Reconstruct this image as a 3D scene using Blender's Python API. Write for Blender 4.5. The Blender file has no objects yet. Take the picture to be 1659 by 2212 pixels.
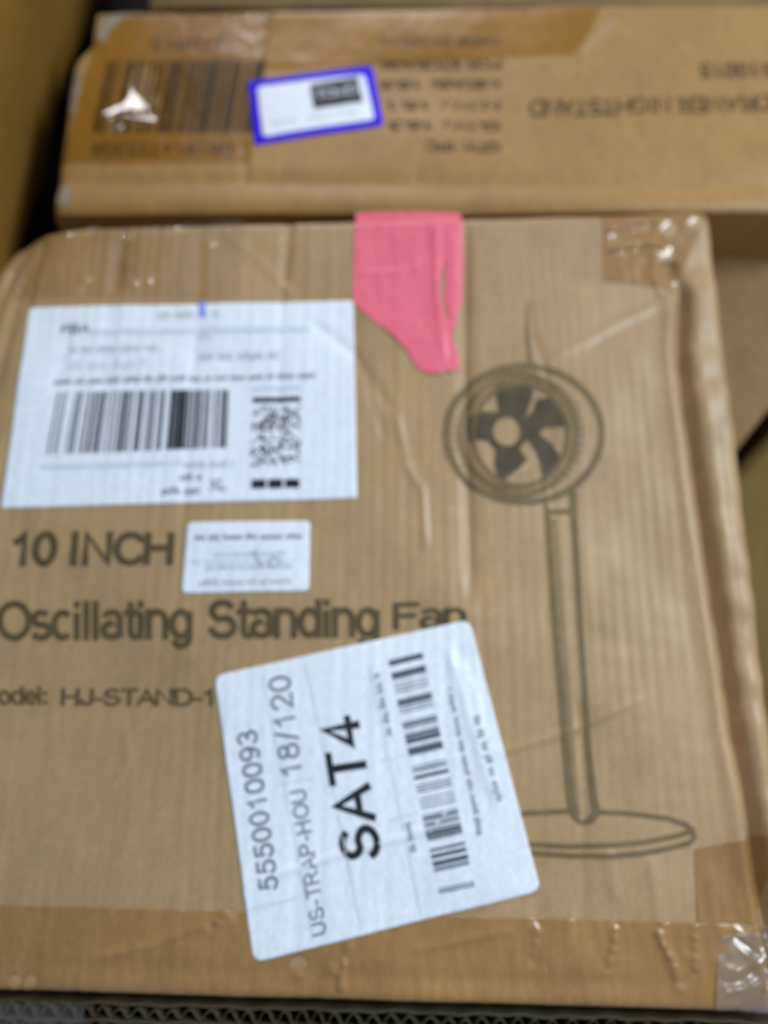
import bpy, bmesh, math, random
import numpy as np
from mathutils import Vector

# ------------------------------------------------------------------ camera, world, lamps, exposure
S = bpy.context.scene
COL = S.collection
PW, PH, FPX = 1659.0, 2212.0, 1660.0          # photo size used for measuring, focal length in those pixels
TILT = math.radians(15)
CAM = np.array([0.0, 0.0, 0.313])
cam = bpy.data.cameras.new('camera')
cam.sensor_fit = 'VERTICAL'; cam.sensor_height = 36; cam.lens = 36 * FPX / PH
cam.clip_start = 0.01; cam.clip_end = 50
cam.dof.use_dof = True; cam.dof.focus_distance = 0.222; cam.dof.aperture_fstop = 4.1
co = bpy.data.objects.new('camera', cam); COL.objects.link(co)
co.location = CAM; co.rotation_euler = (TILT, 0, 0)
S.camera = co

W = bpy.data.worlds.new('World'); S.world = W; W.use_nodes = True
bg = W.node_tree.nodes['Background']
bg.inputs['Color'].default_value = (0.72, 0.90, 1.16, 1); bg.inputs['Strength'].default_value = 0.40

LAMPS = []
def area(name, loc, target, sx, sy, power, col):
    l = bpy.data.lights.new(name, 'AREA'); l.shape = 'RECTANGLE'; l.size = sx; l.size_y = sy
    l.energy = power; l.color = col
    o = bpy.data.objects.new(name, l); COL.objects.link(o); o.location = loc
    o.rotation_euler = (Vector(target) - Vector(loc)).to_track_quat('-Z', 'Y').to_euler()
    LAMPS.append(np.array(loc, float)); return o
area('ceiling_lamp', (0.80, 0.36, 0.90), (0.05, 0.05, 0), 0.55, 0.16, 12.5, (0.84, 0.95, 1.0))
area('ceiling_lamp.001', (-0.10, 2.7, 0.95), (0, 0.2, 0), 0.7, 0.4, 20, (1.0, 0.95, 0.97))
S.view_settings.view_transform = 'Standard'; S.view_settings.look = 'None'
S.view_settings.gamma = 1; S.view_settings.exposure = 0.10; S.view_settings.use_curve_mapping = False

R_ = np.array([1.0, 0, 0])
U_ = np.array([0, math.cos(TILT), math.sin(TILT)])
F_ = np.array([0, math.sin(TILT), -math.cos(TILT)])
def rays(p):
    p = np.atleast_2d(np.asarray(p, float))
    return F_ + ((p[:, 0:1] - PW / 2) / FPX) * R_ + ((PH / 2 - p[:, 1:2]) / FPX) * U_
def Z(ox, oy, s):                              # a pixel in an enlarged crop -> measuring pixel
    return lambda x, y: ((ox + x / s) * PW / 3024, (oy + y / s) * PW / 3024)

# ------------------------------------------------------------------ materials
def nt(m): return m.node_tree.nodes, m.node_tree.links
def new_mat(name):
    m = bpy.data.materials.new(name); m.use_nodes = True; return m
def cardboard(name, col, rough=0.55, spec=0.35, fibre=1.0, blotch=0.10, seed=0.0, coat=0.0, coat_r=0.15):
    m = new_mat(name); N, L = nt(m); b = N['Principled BSDF']
    tc = N.new('ShaderNodeTexCoord')
    def noise(scale, detail, stretch, w):
        mp = N.new('ShaderNodeMapping'); mp.inputs['Scale'].default_value = stretch
        mp.inputs['Location'].default_value = (seed + w, seed * 1.7, w)
        L.new(tc.outputs['Object'], mp.inputs['Vector'])
        n = N.new('ShaderNodeTexNoise'); n.inputs['Scale'].default_value = scale; n.inputs['Detail'].default_value = detail
        L.new(mp.outputs['Vector'], n.inputs['Vector']); return n
    big = noise(14, 4, (1, 0.7, 1), 1.0)
    fib = noise(420, 3, (1, 0.16, 1), 2.0)
    spk = noise(900, 2, (1, 0.5, 1), 3.0)
    def ramp(n, lo, hi, a, c):
        r = N.new('ShaderNodeMapRange'); r.inputs['From Min'].default_value = a; r.inputs['From Max'].default_value = c
        r.inputs['To Min'].default_value = lo; r.inputs['To Max'].default_value = hi
        L.new(n.outputs['Fac'], r.inputs['Value']); return r
    r1 = ramp(big, 1 - blotch, 1 + blotch, .3, .7)
    r2 = ramp(fib, 1 - .12 * fibre, 1 + .12 * fibre, .3, .7)
    r3 = ramp(spk, .90, 1.05, .3, .65)
    mu = N.new('ShaderNodeMath'); mu.operation = 'MULTIPLY'; L.new(r1.outputs[0], mu.inputs[0]); L.new(r2.outputs[0], mu.inputs[1])
    mv = N.new('ShaderNodeMath'); mv.operation = 'MULTIPLY'; L.new(mu.outputs[0], mv.inputs[0]); L.new(r3.outputs[0], mv.inputs[1])
    dirt = noise(46, 6, (1, 0.55, 1), 4.0); r4 = ramp(dirt, 1.0, 1 - 1.8 * blotch, .56, .74)
    wear = noise(75, 5, (0.5, 1, 1), 5.0); r5 = ramp(wear, 1.0, 1 + 1.2 * blotch, .60, .76)
    m4 = N.new('ShaderNodeMath'); m4.operation = 'MULTIPLY'; L.new(mv.outputs[0], m4.inputs[0]); L.new(r4.outputs[0], m4.inputs[1])
    mv = N.new('ShaderNodeMath'); mv.operation = 'MULTIPLY'; L.new(m4.outputs[0], mv.inputs[0]); L.new(r5.outputs[0], mv.inputs[1])
    vm = N.new('ShaderNodeVectorMath'); vm.operation = 'SCALE'; vm.inputs[0].default_value = col
    L.new(mv.outputs[0], vm.inputs['Scale']); L.new(vm.outputs[0], b.inputs['Base Color'])
    b.inputs['Roughness'].default_value = rough; b.inputs['Specular IOR Level'].default_value = spec
    b.inputs['Coat Weight'].default_value = coat; b.inputs['Coat Roughness'].default_value = coat_r
    bp = N.new('ShaderNodeBump'); bp.inputs['Strength'].default_value = 0.25; bp.inputs['Distance'].default_value = 0.0003
    L.new(fib.outputs['Fac'], bp.inputs['Height']); L.new(bp.outputs['Normal'], b.inputs['Normal'])
    return m
def ink(name, col, rough=0.6, wear=0.35):
    m = new_mat(name); N, L = nt(m); b = N['Principled BSDF']
    tc = N.new('ShaderNodeTexCoord'); n = N.new('ShaderNodeTexNoise'); n.inputs['Scale'].default_value = 160; n.inputs['Detail'].default_value = 5
    L.new(tc.outputs['Object'], n.inputs['Vector'])
    r = N.new('ShaderNodeMapRange'); r.inputs['From Min'].default_value = .35; r.inputs['From Max'].default_value = .7
    r.inputs['To Min'].default_value = 1; r.inputs['To Max'].default_value = 1 + wear
    L.new(n.outputs['Fac'], r.inputs['Value'])
    vm = N.new('ShaderNodeVectorMath'); vm.operation = 'SCALE'; vm.inputs[0].default_value = col
    L.new(r.outputs[0], vm.inputs['Scale']); L.new(vm.outputs[0], b.inputs['Base Color'])
    b.inputs['Roughness'].default_value = rough; b.inputs['Specular IOR Level'].default_value = 0.15
    return m
def clear_film(name, rough, tint=(0.97, 0.94, 0.88), ior=1.5):
    m = new_mat(name); N, L = nt(m); N.remove(N['Principled BSDF'])
    t = N.new('ShaderNodeBsdfTransparent'); t.inputs[0].default_value = (*tint, 1)
    g = N.new('ShaderNodeBsdfGlossy'); g.inputs['Roughness'].default_value = rough; g.inputs['Color'].default_value = (1, 1, 1, 1)
    lw = N.new('ShaderNodeLayerWeight'); lw.inputs['Blend'].default_value = 0.5      # two-sided Schlick reflectance of a thin film
    pw = N.new('ShaderNodeMath'); pw.operation = 'POWER'; pw.inputs[1].default_value = 5; L.new(lw.outputs['Facing'], pw.inputs[0])
    f = N.new('ShaderNodeMath'); f.operation = 'MULTIPLY_ADD'; L.new(pw.outputs[0], f.inputs[0])
    r0 = 2 * ((ior - 1) / (ior + 1)) ** 2; f.inputs[1].default_value = 0.9 - r0; f.inputs[2].default_value = r0
    x = N.new('ShaderNodeMixShader'); L.new(f.outputs[0], x.inputs[0]); L.new(t.outputs[0], x.inputs[1]); L.new(g.outputs[0], x.inputs[2])
    tc = N.new('ShaderNodeTexCoord'); n = N.new('ShaderNodeTexNoise'); n.inputs['Scale'].default_value = 260; n.inputs['Detail'].default_value = 3
    bp = N.new('ShaderNodeBump'); bp.inputs['Strength'].default_value = .25; bp.inputs['Distance'].default_value = .0006
    L.new(tc.outputs['Object'], n.inputs['Vector']); L.new(n.outputs['Fac'], bp.inputs['Height'])
    L.new(bp.outputs['Normal'], g.inputs['Normal'])
    L.new(x.outputs[0], N['Material Output'].inputs['Surface']); return m

M = {
 'fan_board': cardboard('fan_board', (0.374, 0.234, 0.106), 0.45, 0.5, 0.45, 0.10),
 'fan_side': cardboard('fan_side', (0.35, 0.215, 0.08), 0.55, 0.3, 1.0, 0.08, 3.1),
 'back_board': cardboard('back_board', (0.32, 0.175, 0.050), 0.5, 0.35, 0.7, 0.10, 7.7),
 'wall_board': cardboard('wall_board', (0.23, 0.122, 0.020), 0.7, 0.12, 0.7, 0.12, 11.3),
 'right_board': cardboard('right_board', (0.225, 0.135, 0.060), 0.7, 0.12, 0.7, 0.08, 15.3),
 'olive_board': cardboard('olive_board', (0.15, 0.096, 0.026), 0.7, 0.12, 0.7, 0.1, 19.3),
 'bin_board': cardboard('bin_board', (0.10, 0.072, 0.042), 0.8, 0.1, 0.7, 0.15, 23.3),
 'brown_tape': cardboard('brown_tape', (0.302, 0.158, 0.046), 0.40, 0.3, 0.5, 0.12, 5.5, 0.5, 0.10),
 'pink_tape': cardboard('pink_tape', (0.77, 0.128, 0.182), 0.5, 0.35, 0.25, 0.04, 9.5, 0.15, 0.3),
 'paper': cardboard('label_paper', (0.76, 0.78, 0.83), 0.45, 0.4, 0.12, 0.025, 2.5),
 'print': ink('carton_ink', (0.078, 0.057, 0.028)),
 'fan_ink': ink('drawing_ink', (0.066, 0.050, 0.030), 0.6, 0.5),
 'fan_grey': ink('drawing_grey', (0.150, 0.106, 0.052), 0.6, 0.3),
 'fan_light': ink('drawing_light_grey', (0.24, 0.165, 0.082), 0.6, 0.2),
 'back_ink': ink('nightstand_ink', (0.055, 0.034, 0.014), 0.6, 0.4),
 'black': ink('label_black', (0.018, 0.020, 0.024), 0.5, 0.5),
 'grey': ink('label_grey', (0.40, 0.43, 0.47), 0.5, 0.15),
 'midgrey': ink('label_mid_grey', (0.17, 0.185, 0.21), 0.5, 0.2),
 'darkgrey': ink('label_dark_grey', (0.075, 0.085, 0.105), 0.5, 0.3),
 'palegrey': ink('label_pale_grey', (0.55, 0.60, 0.66), 0.5, 0.08),
 'bluemark': ink('blue_mark', (0.20, 0.28, 0.75), 0.5, 0.1),
 'purple': ink('purple_edge', (0.035, 0.006, 0.60), 0.7, 0.1),
 'floor': cardboard('shaded_floor', (0.02, 0.014, 0.008), 0.8, 0.2, 0.5, 0.2, 27.0),  # near-black floor, the deep shade of the gaps put into its colour
 'film': clear_film('clear_tape', 0.10),
 'heavy_film': clear_film('shrink_film', 0.30, (0.95, 0.95, 0.93), 1.8),
 'satin': clear_film('satin_clear_tape', 0.16, (0.90, 0.82, 0.68)),
  'amber_dull': clear_film('dull_amber_film', 0.35, (0.86, 0.75, 0.46), 1.2),
 'amber': clear_film('amber_tape', 0.18, (0.86, 0.75, 0.46), 1.42),
 'far_board': cardboard('far_board', (0.26, 0.17, 0.075), 0.7, 0.15, 0.7, 0.12, 31.0),
 'scuff': ink('torn_paper', (0.24, 0.19, 0.125), 0.8, 0.3),
}

# ------------------------------------------------------------------ objects
def root(name, label, cat, loc, group=None):
    o = bpy.data.objects.new(name, None); o.empty_display_size = 0.02; COL.objects.link(o); o.location = loc
    o['label'] = label; o['category'] = cat
    if group: o['group'] = group
    return o
def world_loc(o):
    v = Vector((0, 0, 0))
    while o is not None: v = v + o.location; o = o.parent
    return np.array(v)
def link(name, V, Fc, mat, parent, label=None, smooth=True):
    V = np.asarray(V, float) - world_loc(parent)
    me = bpy.data.meshes.new(name); me.from_pydata(V.tolist(), [], [list(map(int, f)) for f in Fc]); me.update()
    if smooth: me.polygons.foreach_set('use_smooth', [True] * len(me.polygons))
    me.materials.append(M[mat])
    o = bpy.data.objects.new(name, me); COL.objects.link(o); o.parent = parent
    if label: o['label'] = label
    return o

# ------------------------------------------------------------------ surfaces with relief
def polydist(X, Y, P):
    """distance to a polyline and the running fraction along it"""
    P = np.asarray(P, float); seg = np.diff(P, axis=0); ln = np.hypot(seg[:, 0], seg[:, 1]); tot = ln.sum(); acc = 0
    best = np.full(X.shape, 1e9); fr = np.zeros(X.shape); sd = np.zeros(X.shape)
    for i in range(len(seg)):
        dx, dy = X - P[i, 0], Y - P[i, 1]
        t = np.clip((dx * seg[i, 0] + dy * seg[i, 1]) / ln[i] ** 2, 0, 1)
        ex, ey = dx - t * seg[i, 0], dy - t * seg[i, 1]; d = np.hypot(ex, ey)
        k = d < best; best = np.where(k, d, best); fr = np.where(k, (acc + t * ln[i]) / tot, fr)
        sd = np.where(k, np.sign(seg[i, 0] * dy - seg[i, 1] * dx), sd); acc += ln[i]
    return best, fr, sd
def smooth(a, b, x):
    t = np.clip((x - a) / (b - a), 0, 1); return t * t * (3 - 2 * t)
class Surf:
    def __init__(s, O, dip=0.0):
        s.O = np.array(O, float); s.X = np.array([1.0, 0, 0])
        s.Y = np.array([0, math.cos(dip), -math.sin(dip)]); s.N = np.array([0, math.sin(dip), math.cos(dip)])
        s.h = lambda x, y: np.zeros_like(x)
    def xy(s, p):
        d = rays(p); t = ((s.O - CAM) @ s.N) / (d @ s.N); q = CAM + d * t[:, None] - s.O
        return np.stack([q @ s.X, q @ s.Y], 1)
    def at(s, xy, off=0.0, extra=None):
        xy = np.asarray(xy, float); x, y = xy[:, 0], xy[:, 1]
        h = s.h(x, y) + off + (extra(x, y) if extra else 0)
        return s.O + x[:, None] * s.X + y[:, None] * s.Y + h[:, None] * s.N
    def grad_for(s, p, lamp):
        """slope the surface needs at pixel p to mirror the lamp into the lens"""
        P = s.at(s.xy([p]))[0]; v = CAM - P; v /= np.linalg.norm(v); l = LAMPS[lamp] - P; l /= np.linalg.norm(l)
        n = v + l
        c = s.xy([p])[0]; e = 0.0008; q = s.h(np.array([c[0] + e, c[0] - e, c[0], c[0]]), np.array([c[1], c[1], c[1] + e, c[1] - e]))
        return -(n @ s.X) / (n @ s.N) - (q[0] - q[1]) / (2 * e), -(n @ s.Y) / (n @ s.N) - (q[2] - q[3]) / (2 * e)

CREASE = 1.8
def crease_field(surf, specs):
    """specs: (pixel points, amplitude mm, half width mm)"""
    C = [(surf.xy(p), a / 1000 * CREASE, w / 1000) for p, a, w in specs]
    def f(x, y):
        h = np.zeros_like(x)
        for P, a, w in C:
            lo = P.min(0) - 4 * w; hi = P.max(0) + 4 * w
            k = (x > lo[0]) & (x < hi[0]) & (y > lo[1]) & (y < hi[1])
            if not k.any(): continue
            d, fr, sd = polydist(x[k], y[k], P)
            h[k] += a * np.exp(-(d / w) ** 2) * smooth(0, .12, fr) * smooth(1, .88, fr)
        return h
    return f
def glint_field(surf, specs):
    """small crinkles: (pixel, lamp, radius mm)"""
    G = [(surf.xy([p])[0], surf.grad_for(p, l), r * 1.35 / 1000) for p, l, r in specs]
    def f(x, y):
        h = np.zeros_like(x)
        for c, g, r in G:
            dx, dy = x - c[0], y - c[1]; e = np.exp(-(dx * dx + dy * dy) / (2 * r * r))
            h += (g[0] * dx + g[1] * dy) * e
        return h
    return f
def add(*fs): return lambda x, y: sum(f(x, y) for f in fs)
_rng = np.random.RandomState(4)
def ripple(scale, amp, n=14, seed=0, aniso=(1, 1)):
    r = np.random.RandomState(seed); K = r.normal(0, 1, (n, 2)) * 2 * math.pi / scale * np.array(aniso); ph = r.uniform(0, 6.28, n)
    return lambda x, y: sum(np.sin(K[i, 0] * x + K[i, 1] * y + ph[i]) for i in range(n)) * amp / math.sqrt(n)

# --- sheet builders -------------------------------------------------
def bil(quad, st):                           # quad BL BR TR TL
    q = np.asarray(quad, float); s, t = st[:, 0:1], st[:, 1:2]
    return q[0] * (1 - s) * (1 - t) + q[1] * s * (1 - t) + q[2] * s * t + q[3] * (1 - s) * t
def quad_sheet(name, quad, surf, off, mat, parent, nx=60, ny=60, rad=0.0, extra=None, label=None, skirt=True, wob=0.0):
    s, t = np.meshgrid(np.linspace(0, 1, nx), np.linspace(0, 1, ny)); st = np.stack([s.ravel(), t.ravel()], 1)
    if rad > 0:
        for cx, cy in ((0, 0), (1, 0), (1, 1), (0, 1)):
            ix, iy = (rad if cx == 0 else 1 - rad), (rad if cy == 0 else 1 - rad)
            k = ((st[:, 0] - ix) * (1 if cx else -1) > 0) & ((st[:, 1] - iy) * (1 if cy else -1) > 0)
            d = st[k] - (ix, iy); m_ = np.abs(d).max(1); r = np.hypot(d[:, 0], d[:, 1]) + 1e-9
            st[k] = np.array([ix, iy]) + d * (m_ / r)[:, None]
    px = bil(quad, st)
    if wob:
        r = np.random.RandomState(len(name)); e = np.minimum.reduce([st[:, 0], 1 - st[:, 0], st[:, 1], 1 - st[:, 1]])
        px += np.stack([np.sin(st[:, 1] * 37 + 1) + np.sin(st[:, 1] * 91), np.sin(st[:, 0] * 41) + np.sin(st[:, 0] * 83 + 2)], 1) * wob * np.exp(-(e / .05))[:, None]
    xy = surf.xy(px); V = surf.at(xy, off, extra)
    I = np.arange(nx * ny).reshape(ny, nx)
    F = np.stack([I[:-1, :-1], I[:-1, 1:], I[1:, 1:], I[1:, :-1]], -1).reshape(-1, 4).tolist()
    if skirt:
        b = list(I[0, :]) + list(I[1:, -1]) + list(I[-1, -2::-1]) + list(I[-2:0:-1, 0]); n0 = len(V)
        V = np.vstack([V, surf.at(xy[b], -0.0002)]); n = len(b)
        F += [[b[i], n0 + i, n0 + (i + 1) % n, b[(i + 1) % n]] for i in range(n)]
    return link(name, V, F, mat, parent, label)
def refine(verts2, faces, maxe):
    bm = bmesh.new(); vs = [bm.verts.new((x, y, 0)) for x, y in verts2]
    for f in faces:
        try: bm.faces.new([vs[i] for i in f])
        except ValueError: pass
    bmesh.ops.triangulate(bm, faces=bm.faces[:])
    for _ in range(9):
        es = [e for e in bm.edges if e.calc_length() > maxe]
        if not es: break
        bmesh.ops.subdivide_edges(bm, edges=es, cuts=1); bmesh.ops.triangulate(bm, faces=[f for f in bm.faces if len(f.verts) > 3])
    for f in bm.faces:
        f.normal_update()
        if f.normal.z < 0: f.normal_flip()
    bm.verts.index_update()
    V = np.array([v.co[:2] for v in bm.verts]); F = [[v.index for v in f.verts] for f in bm.faces]; bm.free(); return V, F
def poly_sheet(name, polys, surf, off, mat, parent, maxe=0.003, extra=None, label=None):
    V0, F0 = [], []
    for P in polys:
        n = len(V0); V0 += [tuple(v) for v in surf.xy(P)]; F0.append(list(range(n, n + len(P))))
    V, F = refine(V0, F0, maxe)
    return link(name, surf.at(V, off, extra), F, mat, parent, label)
def stroke_poly(pts, w, closed=False):
    """ribbons as quads, width in pixels (number or list)"""
    P = np.asarray(pts, float); n = len(P); w = np.broadcast_to(np.asarray(w, float), (n,))
    T = (np.roll(P, -1, 0) - np.roll(P, 1, 0)) if closed else np.gradient(P, axis=0)
    T /= np.hypot(T[:, 0], T[:, 1])[:, None] + 1e-9; Nn = np.stack([-T[:, 1], T[:, 0]], 1)
    A, B = P + Nn * w[:, None] / 2, P - Nn * w[:, None] / 2
    return [[A[i], B[i], B[(i + 1) % n], A[(i + 1) % n]] for i in range(n if closed else n - 1)]
def ellipse(cx, cy, rx, ry, n=72, a0=0, a1=360, rot=0):
    a = np.radians(np.linspace(a0, a1, n, endpoint=(a1 - a0 != 360))); c, s = math.cos(math.radians(rot)), math.sin(math.radians(rot))
    x, y = rx * np.cos(a), ry * np.sin(a); return np.stack([cx + x * c - y * s, cy + x * s + y * c], 1)
def arc(cx, cy, rx, ry, a0, a1, n=14):
    a = np.radians(np.linspace(a0, a1, n)); return [(cx + rx * math.cos(t), cy + ry * math.sin(t)) for t in a]
def _sans():
    """a plain grotesque: advance width and centre-line strokes, cap height 1, x height 0.74"""
    G = {}; A = arc; x = .74
    bowl = lambda cx=.27: A(cx, .36, .27, .36, 0, 360, 26)
    G['0'] = (.70, [A(.29, .5, .29, .5, 0, 360, 30)]); G['O'] = (.98, [A(.43, .5, .43, .5, 0, 360, 34)])
    G['1'] = (.70, [[(.10, .74), (.20, .80), (.34, 1), (.34, 0)]]); G['2'] = (.70, [A(.29, .72, .28, .28, 165, -35) + [(.02, .0), (.60, 0)]])
    G['3'] = (.70, [A(.27, .755, .25, .245, 150, -85) + A(.27, .27, .29, .27, 85, -155)]); G['4'] = (.70, [[(.62, .25), (0, .25), (.44, 1), (.44, 0)]])
    G['5'] = (.70, [[(.54, 1), (.12, 1), (.05, .52)] + A(.28, .33, .30, .33, 135, -155)]); G['6'] = (.70, [A(.29, .31, .28, .31, 180, -180, 24) + A(.34, .40, .33, .60, 180, 60)])
    G['7'] = (.70, [[(0, 1), (.58, 1), (.40, .6), (.22, 0)]]); G['8'] = (.70, [A(.29, .77, .24, .23, 0, 360, 22), A(.29, .28, .29, .28, 0, 360, 22)])
    G['9'] = (.70, [A(.29, .69, .28, .31, 0, 360, 24) + A(.24, .60, .33, .60, 0, -120)])
    G['A'] = (.88, [[(0, 0), (.38, 1), (.76, 0)], [(.14, .34), (.62, .34)]]); G['C'] = (.94, [A(.42, .5, .42, .5, 42, 318, 28)])
    G['D'] = (.92, [[(0, 0), (0, 1), (.35, 1)] + A(.35, .5, .40, .5, 90, -90) + [(0, 0)]]); G['E'] = (.84, [[(.64, 0), (0, 0), (0, 1), (.62, 1)], [(0, .53), (.58, .53)]])
    G['F'] = (.78, [[(0, 0), (0, 1), (.60, 1)], [(0, .52), (.52, .52)]]); G['G'] = (1.0, [A(.42, .5, .42, .5, 45, 345, 28) + [(.84, .46), (.50, .46)]])
    G['H'] = (.92, [[(0, 0), (0, 1)], [(.70, 0), (.70, 1)], [(0, .53), (.70, .53)]]); G['I'] = (.44, [[(.08, 0), (.08, 1)]])
    G['J'] = (.66, [[(.46, 1), (.46, .28)] + A(.23, .26, .23, .26, 0, -180)]); G['K'] = (.86, [[(0, 0), (0, 1)], [(.66, 1), (0, .38)], [(.24, .6), (.70, 0)]])
    G['L'] = (.72, [[(0, 1), (0, 0), (.56, 0)]]); G['M'] = (1.06, [[(0, 0), (0, 1), (.42, .0), (.84, 1), (.84, 0)]]); G['N'] = (.94, [[(0, 0), (0, 1), (.70, 0), (.70, 1)]])
    G['P'] = (.82, [[(0, 0), (0, 1), (.36, 1)] + A(.36, .73, .27, .27, 90, -90) + [(0, .46)]]); G['R'] = (.90, [[(0, 0), (0, 1), (.38, 1)] + A(.38, .74, .27, .26, 90, -90) + [(0, .48)], [(.36, .48), (.70, 0)]])
    G['S'] = (.84, [A(.33, .745, .30, .255, 35, 250) + A(.34, .27, .34, .27, 75, -160)]); G['T'] = (.80, [[(0, 1), (.68, 1)], [(.34, 1), (.34, 0)]])
    G['U'] = (.92, [[(0, 1), (0, .34)] + A(.35, .34, .35, .34, 180, 360) + [(.70, 1)]]); G['W'] = (1.16, [[(0, 1), (.25, 0), (.50, 1), (.75, 0), (1.0, 1)]])
    G['X'] = (.84, [[(0, 0), (.66, 1)], [(0, 1), (.66, 0)]]); G['Y'] = (.84, [[(0, 1), (.34, .45), (.68, 1)], [(.34, .45), (.34, 0)]]); G['B'] = (.84, [[(0, 0), (0, 1), (.34, 1)] + A(.34, .76, .24, .24, 90, -90) + [(0, .52)], [(.34, .52)] + A(.36, .26, .28, .26, 90, -90) + [(0, 0)]])
    G['Q'] = (.98, [A(.43, .5, .43, .5, 0, 360, 34), [(.55, .24), (.86, -.04)]])
    G['a'] = (.70, [A(.26, .53, .24, .21, 160, 0) + [(.50, .12), (.56, .0)], A(.25, .21, .25, .21, 80, 400, 20) + [(.50, .42)]]); G['c'] = (.64, [A(.26, .37, .26, .37, 45, 315, 24)])
    G['d'] = (.72, [A(.26, .37, .26, .37, 0, 360, 26), [(.52, 1), (.52, 0)]]); G['e'] = (.70, [[(.02, .38), (.53, .38)] + A(.27, .37, .26, .37, 2, 320, 24)])
    G['g'] = (.72, [A(.26, .37, .26, .37, 0, 360, 26), [(.52, x), (.52, -.02)] + A(.27, -.02, .25, .26, 0, -160)]); G['i'] = (.28, [[(.04, 0), (.04, .66)], [(.04, .95), (.04, .985)]])
    G['l'] = (.28, [[(.04, 0), (.04, 1)]]); G['n'] = (.70, [[(0, 0), (0, x)], A(.25, .49, .25, .25, 175, 0) + [(.50, 0)]]); G['o'] = (.72, [A(.27, .37, .27, .37, 0, 360, 26)])
    G['s'] = (.62, [A(.24, .555, .22, .185, 35, 250) + A(.25, .19, .25, .19, 78, -160)]); G['t'] = (.38, [[(.12, .96), (.12, .16)] + A(.25, .15, .13, .15, 180, 280), [(0, .72), (.30, .72)]])
    G['-'] = (.44, [[(.0, .36), (.28, .36)]]); G['/'] = (.46, [[(0, -.05), (.32, 1.03)]]); G['.'] = (.30, [[(.05, 0), (.05, .10)]]); G[':'] = (.32, [[(.06, 0), (.06, .12)], [(.06, .58), (.06, .70)]])
    G['#'] = (.80, [[(.14, 0), (.26, 1)], [(.40, 0), (.52, 1)], [(0, .34), (.62, .34)], [(.04, .68), (.66, .68)]]); G[' '] = (.42, [])
    return G
SANS = _sans()
def text(txt, quad, surf, off, mat, parent, bold=0.15, maxe=0.006, name='printed_text', extra=None, space=0.0, label=None):
    """letters as inked ribbons inside the quad (bottom-left, bottom-right, top-right, top-left of the ink)"""
    polys = []; x0 = 0.0; lay = []; ctr = []
    for ch in txt:
        adv, strokes = SANS[ch]
        for k, st in enumerate(strokes):
            P = np.array(st, float) + (x0, 0); d = np.hypot(*(P[1:] - P[:-1]).T); P = P[np.r_[True, d > 1e-6]]
            ctr.append(P)
            if len(P) == 2: P = np.vstack([P[0], P.mean(0), P[1]])
            closed = np.hypot(*(P[0] - P[-1])) < 1e-6
            # square ends, mitred corners
            if not closed:
                for a, b in ((0, 1), (-1, -2)):
                    t = P[a] - P[b]; P[a] = P[a] + t / np.hypot(*t) * bold * .5 * (0 if ch in 'Ocgsea' else .9)
            seg = P[1:] - P[:-1]; seg /= np.hypot(seg[:, 0], seg[:, 1])[:, None]; nn = np.stack([-seg[:, 1], seg[:, 0]], 1)
            m = np.vstack([nn[:1], nn[:-1] + nn[1:], nn[-1:]]) if not closed else np.vstack([nn[-1:] + nn[:1], nn[:-1] + nn[1:], nn[-1:] + nn[:1]])
            m /= np.maximum(np.hypot(m[:, 0], m[:, 1]), .25)[:, None]
            ref = np.vstack([nn, nn[-1:]]); c = np.clip(np.abs((m * ref).sum(1)), .62, 1); m = m / c[:, None]
            Aa, Bb = P + m * bold / 2, P - m * bold / 2
            for i in range(len(P) - 1): polys.append([Aa[i], Bb[i], Bb[i + 1], Aa[i + 1]]); lay.append(k + (i % 2) * .5)
        x0 += adv + space
    al = np.array(polys); cc = np.vstack(ctr); lo = cc.min(0) - bold / 2; hi = cc.max(0) + bold / 2; al = (al - lo) / (hi - lo)
    xy = surf.xy(bil(quad, al.reshape(-1, 2))); V = surf.at(xy, off, extra)
    V += (np.repeat(np.array(lay), 4) * 0.000012)[:, None] * surf.N
    F = []
    for i in range(len(polys)):
        a, b, c, d = range(4 * i, 4 * i + 4)
        n = np.cross(V[b] - V[a], V[d] - V[a]) @ surf.N; F.append([a, b, c, d] if n > 0 else [d, c, b, a])
    return link(name, V, F, mat, parent, label)
def bars_polys(quad, spans):                  # spans along s, full height in t
    q = lambda a, b: bil(quad, np.array([[a, 0], [b, 0], [b, 1], [a, 1]], float))
    return [q(a, b) for a, b in spans]
def code_spans(segs, seed, module=0.0075):
    """segs: (start, end, ink share) -> bar spans"""
    r = random.Random(seed); out = []
    for a, b, d in segs:
        x = a
        while x < b - 1e-6:
            wd = module * r.choice((1, 1, 2, 2, 3)) * (0.55 + d)
            gp = wd * (1 - d) / max(d, .08)
            out.append((x, min(x + wd, b))); x += wd + gp
    return out
def greek(quad, seed, fill=0.62):             # unreadable small print: short strokes along a line
    r = random.Random(seed); x = 0.0; P = []
    q = np.asarray(quad, float); L = np.hypot(*(q[1] - q[0])); H = max(np.hypot(*(q[3] - q[0])), 1)
    u = H * 0.42 / L
    while x < 1:
        for _ in range(r.randint(3, 8)):
            if x + u > 1: break
            lo, hi = r.choice(((0, .72), (0, 1), (0, .72), (.0, .75), (-.2, .7)))
            P.append(bil(quad, np.array([[x, lo], [x + u * fill, lo], [x + u * fill, hi], [x, hi]], float))); x += u
        x += u * 1.1
    return P

# ------------------------------------------------------------------ setting
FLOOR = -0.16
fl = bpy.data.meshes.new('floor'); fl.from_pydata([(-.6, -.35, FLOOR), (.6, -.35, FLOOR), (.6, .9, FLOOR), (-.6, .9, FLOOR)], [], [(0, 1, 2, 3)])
fl.materials.append(M['floor']); fo = bpy.data.objects.new('floor', fl); COL.objects.link(fo); fo['kind'] = 'structure'

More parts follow.
